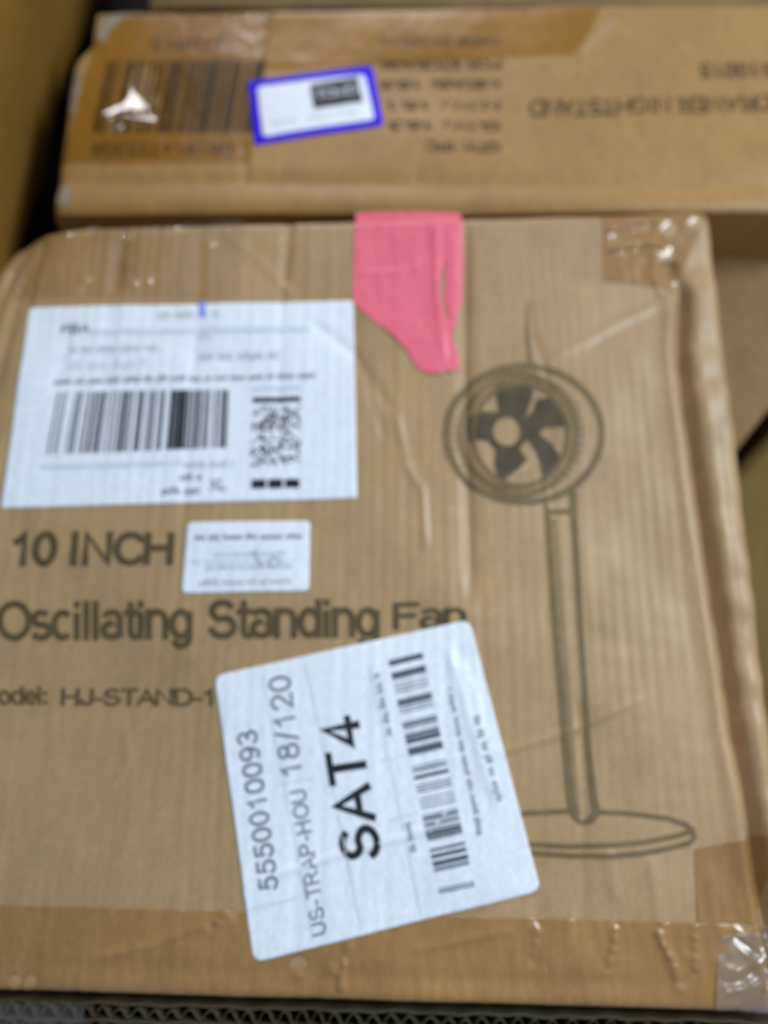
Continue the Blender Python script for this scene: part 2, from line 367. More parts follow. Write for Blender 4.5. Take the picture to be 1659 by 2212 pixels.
# ------------------------------------------------------------------ the fan carton
main = Surf((0, 0, 0))
FC = root('fan_carton', 'tan cardboard fan carton lying flat in front, with white labels and a printed fan', 'carton', (0, 0.05, FLOOR))
BL, BR, TR, TL = (-250, 2136), (1742, 2194), (1537, 452), (-22, 492)
QUAD = [BL, BR, TR, TL]
def edge_line(a, b):
    P = main.xy([a, b]); d = P[1] - P[0]; d /= np.hypot(*d); n = np.array([-d[1], d[0]]); return P[0], n
EDG = [edge_line(BL, BR), edge_line(BR, TR), edge_line(TR, TL), edge_line(TL, BL)]      # inward normals
ERAD = [0.0035, 0.0070, 0.0050, 0.0100]
def roll(x, y):
    h = np.zeros_like(x)
    for (p, n), r in zip(EDG, ERAD):
        d = np.clip((x - p[0]) * n[0] + (y - p[1]) * n[1], 0, r); h -= r - np.sqrt(np.maximum(r * r - (r - d) ** 2, 0))
    return h
c0 = main.xy([(-22, 492)])[0]
def crushed_corner(x, y):                    # the far left corner is pushed in
    d = np.hypot(x - c0[0], (y - c0[1]) * 1.25); return -0.016 * np.exp(-(d / 0.022) ** 2)
GROOVE = [(1462, 560), (1476, 640), (1472, 759), (1481, 850), (1494, 940), (1540, 1250), (1593, 1591), (1624, 1750), (1648, 1926), (1700, 2230)]
gP = main.xy(GROOVE)
dents = ripple(0.028, 0.00050, 14, 15, (.6, 1))
def groove(x, y):
    d, fr, sd = polydist(x, y, gP); dd = d * -sd                     # positive to the right
    dd = np.where(y > 0, dd, dd); s = smooth(0.0, .08, fr)
    right = (x - np.interp(y, gP[::-1, 1], gP[::-1, 0]))
    v = -0.0062 * np.exp(-(right / 0.0028) ** 2) + 0.0013 * np.exp(-((right + 0.0058) / 0.0036) ** 2) + 0.0014 * smooth(.002, .008, right)
    return v * s + np.where(right > 0, dents(x, y), 0) * smooth(0, .006, right)
CREASES = crease_field(main, [
    ([(1006, 440), (1004, 640), (1004, 800), (1010, 1050), (1020, 1330)], -1.1, 2.5),
    ([(625, 468), (620, 540), (612, 620)], -0.75, 2.2), ([(612, 600), (606, 760), (600, 1000)], -0.22, 2.4),
    ([(268, 490), (256, 560), (246, 640)], -0.5, 2.5), ([(246, 620), (228, 900), (210, 1100)], -0.18, 3),
    ([(92, 500), (70, 600), (52, 680)], -0.6, 2.6), ([(60, 560), (18, 720), (-20, 860)], -0.7, 2.6), ([(28, 560), (0, 640), (-30, 760)], -0.8, 2.4),
    ([(440, 470), (432, 640), (420, 850), (400, 1090), (380, 1250)], -0.22, 3),
    ([(150, 690), (138, 760), (120, 840)], -0.28, 2), ([(440, 700), (430, 800)], -0.3, 2.2),
    ([(660, 690), (720, 730), (775, 775), (815, 840), (850, 900)], -0.42, 2.4),
    ([(850, 880), (870, 950), (880, 1010), (912, 1060), (918, 1150), (922, 1200)], 0.40, 1.5), ([(768, 760), (800, 850), (835, 960)], -0.25, 2),
    ([(478, 500), (540, 545), (600, 600), (640, 650)], 0.20, 2.0),
    ([(1440, 650), (1390, 672), (1330, 700), (1270, 735), (1180, 775)], 0.42, 1.8),
    ([(1140, 640), (1150, 720), (1175, 790), (1190, 860)], -0.25, 1.8),
    ([(1440, 1485), (1340, 1530), (1230, 1580), (1130, 1610), (1080, 1625), (930, 1790), (730, 1845), (560, 1900), (470, 1985), (330, 2040), (160, 2085)], 0.42, 1.4),
    ([(268, 1540), (276, 1650), (240, 1700), (150, 1760), (60, 1850), (0, 1890)], 0.30, 1.6),
    ([(990, 1420), (1030, 1520), (1060, 1640)], 0.25, 2.2), ([(960, 1380), (1000, 1500), (1040, 1640), (1080, 1760)], 0.45, 2.2),
    ([(1245, 1480), (1262, 1700), (1258, 1850), (1262, 2060)], -0.30, 2.2), ([(1165, 1920), (1160, 2020), (1150, 2100)], -0.3, 2),
    ([(1310, 1830), (1330, 1950)], 0.3, 2.4), ([(1400, 1840), (1420, 1960), (1435, 2060), (1470, 2140)], 0.3, 2),
    ([(0, 2080), (500, 2100), (1000, 2118), (1500, 2128)], -0.25, 3),
    ([(735, 2150), (742, 2075), (760, 2030)], 0.5, 1.6), ([(880, 2060), (1000, 2030), (1120, 2005)], 0.15, 1.5),
    ([(1448, 560), (1446, 600), (1450, 640)], -1.6, 3.2),
    ([(1410, 520), (1412, 600), (1440, 650)], 0.5, 2),
    ([(1340, 700), (1450, 900), (1470, 1300)], 0.25, 8), ([(0, 1560), (240, 1500), (480, 1540)], -0.25, 8),
])
flute_amp = ripple(0.09, 1.0, 8, 5)
ribs = ripple(0.013, 0.00012, 14, 6, (1, .05))
def flutes(x, y): return ribs(x, y) * (1 - .75 * smooth(.02, .08, x)) + 0.000070 * np.sin(2 * math.pi * x / 0.0052) * np.clip(0.55 + 0.45 * flute_amp(x, y), 0, 1.3)
bow = ripple(0.12, 0.00035, 8, 8); small = ripple(0.022, 0.00005, 16, 9)
main.h = lambda x, y: roll(x, y) + crushed_corner(x, y) + groove(x, y) + CREASES(x, y) + flutes(x, y) + bow(x, y) + small(x, y)

NX, NY = 330, 300
s_, t_ = np.meshgrid(np.linspace(0, 1, NX), np.linspace(0, 1, NY)); qxy = bil(main.xy(QUAD), np.stack([s_.ravel(), t_.ravel()], 1))
cr = np.exp(-(np.hypot(qxy[:, 0] - c0[0], qxy[:, 1] - c0[1]) / 0.02) ** 2)[:, None]
qxy = qxy + cr * np.array([0.004, -0.006])
V = main.at(qxy); I = np.arange(NX * NY).reshape(NY, NX)
F = np.stack([I[:-1, :-1], I[:-1, 1:], I[1:, 1:], I[1:, :-1]], -1).reshape(-1, 4)
link('top_panel', V, F, 'fan_board', FC, 'tan printed face with folded ridge along its right edge')
border = [I[0, :], I[:, -1], I[-1, ::-1], I[::-1, 0]]
rb = np.random.RandomState(2)
for b in border:
    top = V[b]; n = len(b); rows = [top]
    d = np.array([top[-1][1] - top[0][1], -(top[-1][0] - top[0][0]), 0]); d /= np.linalg.norm(d)
    for k in range(1, 9):
        z = FLOOR + 0.002 + (top[:, 2] - FLOOR - 0.002) * (1 - k / 8)
        r = top.copy(); r[:, 2] = z; r += d * (0.0012 * math.sin(k * .8) * np.sin(np.linspace(0, 9, n)))[:, None] * np.sin(np.linspace(0, math.pi, n))[:, None]
        rows.append(r)
    VV = np.vstack(rows); J = np.arange(n * 9).reshape(9, n)
    link('side_panel', VV, np.stack([J[:-1, :-1], J[1:, :-1], J[1:, 1:], J[:-1, 1:]], -1).reshape(-1, 4), 'fan_side', FC)
cor = [V[I[0, 0]], V[I[0, -1]], V[I[-1, -1]], V[I[-1, 0]]]
bt = np.array([[c[0], c[1], FLOOR + 0.002] for c in cor]); link('bottom_panel', bt, [[3, 2, 1, 0]], 'fan_side', FC)

INK, LAB, TAPE = 0.00022, 0.00045, 0.00024
LINK = LAB + 0.00018
# printing on the carton
z5 = Z(0, 1950, 1659 / 1512)
text('10 INCH', [z5(32, 324), z5(748, 316), z5(758, 146), z5(48, 138)], main, INK, 'print', FC, 0.235)
text('Oscillating', [(-6, 1406), (417, 1402), (417, 1292), (-6, 1294)], main, INK, 'print', FC, 0.195)
text('Standing', [(447, 1402), (822, 1398), (820, 1288), (447, 1291)], main, INK, 'print', FC, 0.195)
text('Fan', [(848, 1366), (1008, 1363), (1008, 1299), (848, 1301)], main, INK, 'print', FC, 0.195)
text('Model:', [(-48, 1526), (102, 1526), (102, 1482), (-48, 1482)], main, INK, 'print', FC, 0.20)
text('HJ-STAND-10', [(130, 1528), (502, 1528), (502, 1484), (133, 1484)], main, INK, 'print', FC, 0.20)

# the printed fan
z4 = Z(1700, 1350, 1659 / 750)
def zz(z, pts): return [z(*p) for p in pts]
blades = [
    [(575, 400), (690, 370), (800, 362), (872, 385), (850, 500), (800, 640), (740, 700), (600, 680), (585, 520)],
    [(905, 520), (1010, 505), (1100, 600), (1172, 745), (1085, 735), (950, 745), (920, 810), (860, 850), (790, 800), (790, 690), (880, 610)],
    [(840, 850), (930, 810), (1030, 890), (1085, 980), (1105, 1030), (1050, 1100), (960, 1195), (945, 1060), (905, 950)],
    [(570, 880), (730, 900), (812, 1010), (740, 1085), (640, 1165), (595, 1200), (560, 1050)],
    [(335, 660), (450, 615), (570, 620), (560, 760), (580, 870), (430, 832), (340, 845)]]
hub = z4(655, 772)
kz = 1659 / 3024 / (1659 / 750)
DR = bpy.data.objects.new('fan_drawing', None); COL.objects.link(DR); DR.parent = FC; DR['label'] = 'dark line drawing of a pedestal fan printed on the carton'
for b in blades:
    B = np.array(b, float); B = np.vstack([B + (np.roll(B, -1, 0) - B) * t for t in (0, .25, .5, .75)]).reshape(4, -1, 2).transpose(1, 0, 2).reshape(-1, 2)
    B = (B - B.mean(0)) * 1.10 + B.mean(0) - (655, 772); r = np.hypot(B[:, 0], B[:, 1]); B = B / r[:, None] * np.where(r < 190, np.maximum(r, 132), r * 1.04)[:, None] + (655, 772)
    poly_sheet('fan_blade', [zz(z4, B)], main, INK, 'fan_ink', DR)
poly_sheet('blade_hub', stroke_poly(ellipse(*hub, 150 * kz, 155 * kz), 62 * kz, True), main, INK + 0.0001, 'fan_ink', DR)
g = []
g += stroke_poly(ellipse(*z4(800, 795), 678 * kz, 592 * kz, 96), 62 * kz, True)
poly_sheet('guard_rim', g, main, INK, 'fan_grey', DR)
poly_sheet('guard_ring', stroke_poly(ellipse(*z4(700, 800), 560 * kz, 545 * kz, 96), 40 * kz, True), main, INK + 0.00008, 'fan_grey', DR)
poly_sheet('guard_ring', stroke_poly(ellipse(*z4(770, 800), 408 * kz, 445 * kz, 80), 34 * kz, True), main, INK + 0.00012, 'fan_grey', DR)
wires = []
for k in range(5):
    wires += stroke_poly(ellipse(*z4(735 + k * 8, 800), (440 + 26 * k) * kz, (465 + 18 * k) * kz, 72), 7 * kz, True)
poly_sheet('guard_wires', wires, main, INK + 0.00015, 'fan_grey', DR)
sp = []
for k in range(46):
    a = math.radians(k * 360 / 46 + 3)
    p0 = z4(700 + 330 * math.cos(a), 795 + 350 * math.sin(a)); p1 = z4(745 + 600 * math.cos(a + .12), 800 + 560 * math.sin(a + .12))
    sp += stroke_poly([p0, p1], 5 * kz)
poly_sheet('guard_spokes', sp, main, INK + 0.00018, 'fan_grey', DR)
z8 = Z(1900, 2900, 1659 / 1124)
pole = stroke_poly([(1181, 1088), (1188, 1200), (1198, 1330), (1210, 1480), (1222, 1620), z8(515, 380), z8(535, 460), z8(560, 495)], [9, 12, 14, 16, 18, 21, 18, 10])
pole += stroke_poly([(1238, 1060), (1241, 1130), (1250, 1280), (1260, 1450), (1271, 1620), z8(648, 380), z8(660, 440), z8(630, 488), z8(590, 502), z8(555, 495)], [17, 16, 14, 13, 14, 17, 20, 17, 12, 10])
pole += stroke_poly([(1183, 1106), (1238, 1104)], 13)
poly_sheet('fan_pole', pole, main, INK, 'fan_grey', DR)
poly_sheet('pole_shading', stroke_poly([(1196, 1120), (1206, 1280), (1220, 1450), (1234, 1620), (1246, 1760)], [14, 15, 16, 18, 20]), main, INK - 0.00005, 'fan_light', DR)
b1 = stroke_poly([(1030, 1785), (1080, 1766), (1140, 1757), (1230, 1752)], 11)
b1 += stroke_poly([z8(680, 440), z8(800, 443), z8(950, 460), z8(1080, 478), z8(1180, 512), z8(1220, 545), z8(1225, 570)], [10, 11, 11, 11, 12, 14, 12])
b1 += stroke_poly([(1030, 1800), (1090, 1818), z8(280, 628), z8(500, 640), z8(750, 632), z8(950, 612), z8(1120, 580), z8(1200, 556)], 11)
b1 += stroke_poly([(1040, 1820), (1090, 1836), z8(300, 680), z8(520, 695), z8(750, 695), z8(920, 680), z8(1080, 650), z8(1200, 620), z8(1232, 590), z8(1226, 560)], 12)
poly_sheet('fan_base', b1, main, INK, 'fan_grey', DR)
poly_sheet('pointer_line', stroke_poly([(1138, 655), (1140, 720), (1146, 792)], [4, 9, 8]), main, INK, 'fan_grey', DR)

# brown packing tape along the near edge, with crinkles
tape_rip = ripple(0.010, 0.00010, 20, 21, (1.3, .35))
band = add(tape_rip, crease_field(main, [
    ([(1330, 1995), (1325, 2050), (1310, 2095)], 0.6, 1.3), ([(1415, 2000), (1432, 2040), (1455, 2080), (1462, 2125)], 0.6, 1.3),
    ([(1160, 1990), (1158, 2040), (1150, 2070)], 0.5, 1.4), ([(1500, 1990), (1500, 2100)], 0.4, 1.4),
    ([(880, 2055), (1000, 2030), (1100, 2008)], 0.15, 1.4), ([(735, 2140), (742, 2075)], 0.5, 1.2)]),
    glint_field(main, [((1562, 1992), 0, 1.6), ((1605, 2010), 0, 1.5), ((1585, 2050), 0, 1.5), ((1312, 2092), 0, 1.2), ((500, 1977), 0, 1.3), ((728, 2092), 0, 1.2), ((1497, 2062), 0, 1.2), ((1540, 1975), 0, 1.3), ((60, 2128), 0, 1.0), ((30, 2126), 0, 1.0), ((645, 2095), 1, 1.3), ((1465, 2125), 0, 1.2)] + [(p, 0, .8) for p in [(1328, 2020), (1324, 2045), (1318, 2068), (1420, 2010), (1430, 2035), (1442, 2058), (1455, 2082), (1161, 2005), (1158, 2030), (1500, 2020), (1499, 2040), (1500, 2085), (520, 1966), (480, 1990), (450, 2004), (745, 2075), (1545, 1948), (1565, 1968), (1590, 2000), (1612, 2028)]]))
quad_sheet('packing_tape', [(-215, 2134), (1735, 2190), (1650, 1995), (-180, 1950)], main, TAPE, 'brown_tape', FC, 330, 46, extra=band, label='brown packing tape sealing the near edge')
quad_sheet('packing_tape', [(1506, 1990), (1648, 1993), (1676, 1802), (1500, 1834)], main, TAPE + 0.00006, 'brown_tape', FC, 40, 46, extra=tape_rip, skirt=False)
patch_rip = add(ripple(0.009, 0.00007, 20, 33), crease_field(main, [([(1310, 545), (1350, 535), (1400, 528), (1440, 540)], 0.9, 1.3), ([(1310, 500), (1360, 490), (1400, 480)], 0.8, 1.2)]),
    glint_field(main, [((1435, 489), 0, 2.2), ((1388, 485), 0, 1.7), ((1322, 506), 0, 1.6), ((1340, 541), 0, 1.5), ((1375, 532), 0, 1.5), ((1440, 545), 0, 1.7), ((1498, 478), 0, 1.8), ((1405, 530), 0, 1.3)]))
quad_sheet('packing_tape', [(1302, 608), (1462, 622), (1530, 455), (1302, 458)], main, TAPE, 'brown_tape', FC, 90, 70, extra=patch_rip, label='crinkled brown tape patch at the far right corner')
# clear tape over the far left edge
cl_rip = add(ripple(0.012, 0.00003, 20, 41), glint_field(main, [((170, 630), 1, 1.5), ((152, 507), 1, 1.3), ((190, 490), 1, 1.4), ((272, 511), 1, 1.6), ((390, 488), 1, 1.5), ((460, 530), 1, 1.6), ((295, 612), 1, 1.3), ((325, 606), 1, 1.4), ((360, 604), 1, 1.2), ((192, 606), 1, 1.2), ((17, 560), 1, 1.8)]))
quad_sheet('clear_tape', [(20, 642), (520, 646), (520, 462), (60, 486)], main, TAPE, 'film', FC, 160, 70, extra=cl_rip, label='clear tape over the far left edge')
# crumpled clear film at the near right corner
crumple = add(lambda x, y: 0 * x + 0.0008, ripple(0.024, 0.0007, 12, 51), ripple(0.009, 0.00010, 16, 52), crease_field(main, [
    ([(1548, 2100), (1590, 2090), (1650, 2060), (1700, 2030)], 1.0, 2.2), ([(1550, 2140), (1610, 2130), (1660, 2090)], 0.9, 1.8), ([(1570, 2180), (1620, 2150), (1665, 2120)], 0.8, 1.6),
    ([(1600, 2190), (1640, 2150), (1655, 2100)], 0.7, 1.4), ([(1570, 2030), (1610, 2060), (1660, 2100)], 0.7, 1.6)]))
quad_sheet('clear_film', [(1545, 2188), (1745, 2196), (1730, 2000), (1548, 2022)], main, 0.0004, 'heavy_film', FC, 90, 90, extra=crumple, label='crumpled clear film at the near right corner', rad=0.08)

# pink tape
pk = [(768, 446), (900, 444), (998, 448), (1001, 560), (1000, 640), (990, 670), (985, 702), (975, 716), (978, 730), (974, 738), (986, 748), (984, 760), (994, 772), (991, 786), (996, 798), (984, 796), (976, 804), (962, 800), (950, 809), (938, 805), (926, 809), (912, 801), (902, 796), (893, 786), (888, 772), (878, 758), (858, 734), (830, 710), (795, 682), (762, 656), (764, 560)]
pk_rip = add(ripple(0.010, 0.00009, 16, 61, (1.5, .3)), ripple(0.03, 0.0002, 10, 62), crease_field(main, [([(940, 470), (942, 600), (950, 690), (962, 790)], 0.45, 1.6), ([(958, 560), (952, 640), (965, 700)], -0.45, 1.5), ([(768, 590), (860, 588), (950, 560)], 0.2, 1.6)]))
poly_sheet('pink_tape', [pk], main, LAB + 0.0001, 'pink_tape', FC, 0.0016, pk_rip, 'torn strip of pink tape at the far edge')

# --- shipping label
SLQ = [(2, 1098), (771, 1076), (763, 651), (62, 665)]
SL = quad_sheet('shipping_label', SLQ, main, LAB, 'paper', FC, 150, 100, label='large white shipping label with barcode')
zs = Z(0, 750, 1659 / 1512)
def tx(t, q, mat='midgrey', b=0.16, par=SL): return text(t, q, main, LINK, mat, par, b, 0.006)
def gk(q, seed, mat='grey', par=SL, name='small_print'): return poly_sheet(name, greek(q, seed), main, LINK, mat, par, 0.006)
def bar(q, mat, par=SL, name='rule_line'): return poly_sheet(name, [q], main, LINK, mat, par, 0.004)
gk([zs(685, 552), zs(955, 548), zs(955, 515), zs(685, 518)], 1, 'grey')
tx('FBA', [zs(262, 625), zs(392, 620), zs(396, 578), zs(268, 582)], 'midgrey', 0.2)
bar([zs(395, 624), zs(1345, 612), zs(1345, 592), zs(395, 604)], 'palegrey')
gk([zs(300, 700), zs(690, 694), zs(690, 664), zs(305, 670)], 2); gk([zs(300, 772), zs(640, 764), zs(640, 732), zs(305, 738)], 3, 'palegrey')
gk([zs(860, 735), zs(1225, 730), zs(1225, 692), zs(862, 696)], 4); bar([zs(845, 770), zs(858, 770), zs(866, 612), zs(853, 612)], 'palegrey'); gk([zs(862, 642), zs(915, 642), zs(915, 622), zs(862, 622)], 14)
gk([zs(232, 838), zs(1375, 812), zs(1378, 786), zs(236, 812)], 5, 'midgrey')
segs = [(0, .04, .35), (.045, .10, .10), (.10, .20, .38), (.215, .285, .62), (.295, .36, .28), (.375, .43, .70), (.44, .455, .3), (.475, .52, .62), (.53, .64, .42), (.66, .75, .86), (.75, .875, .60), (.885, .90, .2), (.92, .935, .3), (.95, 1, .60)]
poly_sheet('barcode', bars_polys([zs(205, 1142), zs(982, 1112), zs(992, 862), zs(252, 872)], code_spans(segs, 7, .006)), main, LINK, 'black', SL, 0.006)
bar([zs(175, 1207), zs(790, 1187), zs(790, 1168), zs(178, 1188)], 'palegrey'); gk([zs(795, 1200), zs(1015, 1194), zs(1015, 1164), zs(797, 1168)], 6)
gk([zs(780, 1255), zs(890, 1252), zs(890, 1220), zs(780, 1222)], 8, 'midgrey'); gk([zs(700, 1315), zs(890, 1310), zs(890, 1278), zs(700, 1282)], 9, 'midgrey')
tx('XL', [zs(905, 1298), zs(985, 1294), zs(985, 1240), zs(908, 1244)], 'midgrey', 0.15)
bar([zs(1090, 868), zs(1302, 864), zs(1302, 846), zs(1090, 850)], 'palegrey', name='printed_bar')
bar([zs(1092, 918), zs(1300, 914), zs(1300, 892), zs(1092, 896)], 'black', name='printed_bar')
rr = random.Random(3); dots = []
dq = [zs(1085, 1192), zs(1295, 1186), zs(1302, 928), zs(1092, 932)]
for i in range(15):
    for j in range(19):
        if rr.random() < 0.50:
            a, b = (i + rr.uniform(-.2, .2)) / 15, (j + rr.uniform(-.2, .2)) / 19
            dots.append(bil(dq, np.array([[a, b], [a + .8 / 15, b], [a + .8 / 15, b + .8 / 19], [a, b + .8 / 19]])))
poly_sheet('dot_pattern', dots, main, LINK, 'black', SL, 0.006)
for k in range(3):
    a = k / 3 + .02; q = [zs(1082, 1290), zs(1300, 1284), zs(1300, 1246), zs(1084, 1250)]
    bar(bil(q, np.array([[a, 0], [a + .285, 0], [a + .285, 1], [a, 1]])), 'black', name='printed_square')
bar([zs(858, 545), zs(886, 545), zs(888, 482), zs(862, 482)], 'bluemark', name='pen_mark')

# --- small compliance label
za = Z(680, 2020, 1659 / 580)
CL = quad_sheet('small_label', [za(98, 905), za(1535, 880), za(1545, 85), za(165, 110)], main, LAB, 'paper', FC, 50, 34, 0.05, label='small white label beside the 10 INCH print')
def gka(x0, x1, y, h, seed, mat): return poly_sheet('small_print', greek([za(x0, y + h / 2), za(x1, y + h / 2 - 22), za(x1, y - h / 2 - 22), za(x0, y - h / 2)], seed), main, LINK, mat, CL, 0.006)
gka(255, 1475, 275, 75, 21, 'midgrey'); gka(470, 1290, 470, 48, 22, 'grey'); gka(215, 1380, 555, 34, 26, 'palegrey'); gka(380, 1380, 615, 50, 23, 'grey'); gka(300, 1390, 785, 70, 24, 'grey')
poly_sheet('printed_mark', stroke_poly(zz(za, [(920, 420), (960, 520), (1010, 600)]), 8) + stroke_poly(ellipse(*za(1150, 555), 12, 10, 20), 5, True), main, LINK + .0001, 'grey', CL)

# --- square routing label
z6 = Z(700, 2350, 1659 / 1500)
RQ = [z6(330, 1592), z6(1580, 1278), z6(1268, 100), z6(160, 345)]
RL = quad_sheet('routing_label', RQ, main, LAB + 0.0001, 'paper', FC, 130, 130, 0.035, label='square white routing label stuck on at a tilt')
LK2 = LINK + 0.0001
def t6(t, a, b, c, d, mat='black', bold=0.15, sp=0.0): return text(t, [z6(*a), z6(*b), z6(*c), z6(*d)], main, LK2, mat, RL, bold, 0.005, space=sp)
t6('SAT4', (910, 1140), (795, 488), (615, 520), (715, 1160), 'black', 0.20, .10)
t6('5550010093', (450, 1272), (352, 572), (255, 592), (358, 1290), 'midgrey', 0.17, .12)
t6('US-TRAP-HOU', (655, 1462), (562, 832), (482, 850), (585, 1480), 'midgrey', 0.16, .10)
t6('18/120', (550, 772), (497, 335), (388, 352), (448, 792), 'midgrey', 0.15, .12)
def r6(pts, w, mat='palegrey', name='rule_line'): return poly_sheet(name, stroke_poly(zz(z6, pts), w), main, LK2 - 0.00006, mat, RL, 0.006)
r6([(372, 345), (480, 900), (590, 1500)], 3); r6([(558, 300), (690, 900), (800, 1450)], 3); r6([(835, 310), (960, 900), (1060, 1390)], 3)
r6([(300, 1365), (520, 1310)], 3); r6([(425, 822), (590, 790)], 3); r6([(880, 715), (1000, 690)], 3); r6([(925, 972), (1050, 940)], 3)
def g6(a, b, c, d, seed, mat): return poly_sheet('small_print', greek([z6(*a), z6(*b), z6(*c), z6(*d)], seed), main, LK2, mat, RL, 0.006)
g6((935, 600), (872, 318), (846, 324), (905, 608), 31, 'midgrey'); g6((1040, 1105), (1005, 965), (980, 972), (1012, 1112), 32, 'midgrey')
g6((1325, 1030), (1190, 390), (1166, 396), (1300, 1040), 33, 'midgrey'); g6((1412, 885), (1300, 488), (1268, 495), (1380, 895), 34, 'midgrey')
bs = [(.015, .032), (.065, .085), (.905 - .0, .915)]
bsp = []
for a, b, d in [(.01, .034, 1), (.062, .088, 1), (.09, .12, .2), (.125, .155, .35), (.175, .20, .9), (.20, .235, .35), (.27, .305, .6), (.32, .35, .8), (.35, .375, .45), (.378, .41, .95), (.455, .57, .40), (.59, .63, .25), (.66, .72, .55), (.725, .765, .85), (.80, .85, .5), (.852, .895, .75), (.965, .985, .45)]:
    bsp += [(1 - y, 1 - x) for x, y in code_spans([(a, b, min(d, .97))], int(a * 1000), .0055)]
poly_sheet('barcode', bars_polys([z6(1296, 1272), z6(1062, 232), z6(915, 268), z6(1142, 1306)], bsp), main, LK2, 'darkgrey', RL, 0.006)

# ------------------------------------------------------------------ the nightstand carton behind
O2 = main.xy([(829, 448)])[0]
back = Surf((O2[0], O2[1] + 0.002, -0.010), math.radians(5))
NC = root('nightstand_carton', 'brown nightstand carton behind the fan carton, its printing upside down', 'carton', (0.1, back.O[1] + 0.06, FLOOR))
BQ = [(108, 455), (1800, 452), (1800, -8), (172, 18)]
bx = back.xy(BQ)
foldb = back.xy([(110, 392), (1800, 402)])
lb = bx[3] - bx[0]; lb /= np.hypot(*lb); lbn = np.array([lb[1], -lb[0]])
def hb(x, y):
    h = -0.010 * smooth(0.012, -0.004, y - 0.0) ** 2 - 0.0011 * np.exp(-((y - np.interp(x, foldb[:, 0], foldb[:, 1])) / 0.0050) ** 2)
    d = np.clip((x - bx[0][0]) * lbn[0] + (y - bx[0][1]) * lbn[1], 0, .006); h -= .006 - np.sqrt(np.maximum(.006 ** 2 - (.006 - d) ** 2, 0))
    d = np.clip(np.interp(x, [bx[3][0], bx[2][0]], [bx[3][1], bx[2][1]]) - y, 0, .008); h -= .008 - np.sqrt(np.maximum(.008 ** 2 - (.008 - d) ** 2, 0))
    return h + hb2(x, y)
hb2 = add(ripple(0.10, 0.0005, 8, 71), ripple(0.02, 0.00005, 14, 72), lambda x, y: 0.000025 * np.sin(2 * math.pi * x / 0.0055),
          crease_field(back, [([(530, 300), (528, 400)], -0.5, 2), ([(905, 300), (900, 400)], -0.3, 2.5), ([(1110, 230), (1105, 330)], -0.3, 3), ([(1340, 45), (1290, 90), (1240, 130)], 0.7, 2.2)]))
back.h = hb
NX2, NY2 = 300, 90
s_, t_ = np.meshgrid(np.linspace(0, 1, NX2), np.linspace(0, 1, NY2)); q2 = bil(bx, np.stack([s_.ravel(), t_.ravel()], 1))
q2[:, 0] += 0.0105 * smooth(.66, .80, t_.ravel()) * np.exp(-(s_.ravel() / .03) ** 2)      # knocked-in far corner
V2 = back.at(q2); J2 = np.arange(NX2 * NY2).reshape(NY2, NX2)
link('top_panel', V2, np.stack([J2[:-1, :-1], J2[:-1, 1:], J2[1:, 1:], J2[1:, :-1]], -1).reshape(-1, 4), 'back_board', NC)
for b in [J2[0, :], J2[:, -1], J2[-1, ::-1], J2[::-1, 0]]:
    top = V2[b]; low = top.copy(); low[:, 2] = FLOOR + 0.002; n = len(b); VV = np.vstack([top, low])
    link('side_panel', VV, [[i, n + i, n + i + 1, i + 1] for i in range(n - 1)], 'back_board', NC)
# printing, upside down: quads given in reading order (start is at the right)
zb = Z(0, 0, 1659 / 1512); zc = Z(1512, 0, 1659 / 1512)
def ud(t, z, x0, y0, x1, y1, bold=0.15, slope=0.0, sp=0.0):       # pixel box x0<x1, y0<y1
    return text(t, [z(x1, y0 + slope), z(x0, y0), z(x0, y1), z(x1, y1 + slope)], back, INK, 'back_ink', NC, bold, 0.006, space=sp)
ud('MADE IN CHINA', zc, -20, 165, 505, 203, 0.17); ud('FOR STORAGE', zc, -20, 258, 505, 298, 0.2); ud('MEAS: 19.5', zc, -20, 340, 503, 383, 0.2)
ud('N.W.: 15.1', zc, 20, 432, 503, 478, 0.2); ud('G.W.: 16.3', zc, 20, 522, 503, 570, 0.2); ud('QTY: 1PC', zc, 178, 612, 503, 662, 0.2)
ud('DRAWER NIGHTSTAND', zc, 628, 428, 1668, 508, 0.17, -22); ud('S10015', zc, 1362, 262, 1690, 335, 0.2, 0, .1)
ud('S10015', zb, 655, 160, 985, 215, 0.13, 0, .1); ud('061814722308', zb, 395, 612, 1005, 668, 0.15, 0, .1)
segb = [(0, .045, .85), (.06, .10, .5), (.12, .17, .85), (.19, .25, .7), (.27, .30, .85), (.32, .37, .65), (.39, .50, .78), (.52, .56, .95), (.575, .62, .6), (.635, .72, .92), (.735, .78, .6), (.795, .86, .85), (.875, .92, .6), (.935, 1, .92)]
poly_sheet('barcode', bars_polys([zb(400, 572), zb(1095, 566), zb(1150, 262), zb(470, 270)], code_spans(segb, 11, .010)), back, INK, 'back_ink', NC, 0.006)
# clear tape over the barcode, with a lifted crinkle that catches the lamp
gl = back.xy([zb(478, 535), zb(560, 470), zb(600, 400), zb(620, 330)])
gl2 = back.xy([zb(590, 480), zb(650, 440)]); gl3 = back.xy([zb(560, 525), zb(655, 515)])
gg = back.grad_for(zb(590, 440), 1); gc = back.xy([zb(590, 440)])[0]
def lift(x, y):
    m = np.zeros_like(x)
    for P, w in ((gl, .0050), (gl2, .0044), (gl3, .0030)):
        d, fr, sd = polydist(x, y, P); m = np.maximum(m, np.exp(-(d / w) ** 4))
    return m * (gg[0] * (x - gc[0]) + gg[1] * (y - gc[1]) + 0.0006)
bt_rip = add(ripple(0.02, 0.00004, 16, 81), lift, ripple(0.004, 0.000014, 16, 82))
quad_sheet('clear_tape', [zb(270, 705), zb(1072, 702), zb(1165, 60), zb(440, 70)], back, TAPE, 'amber', NC, 150, 110, extra=bt_rip, label='clear tape over the upside-down barcode')
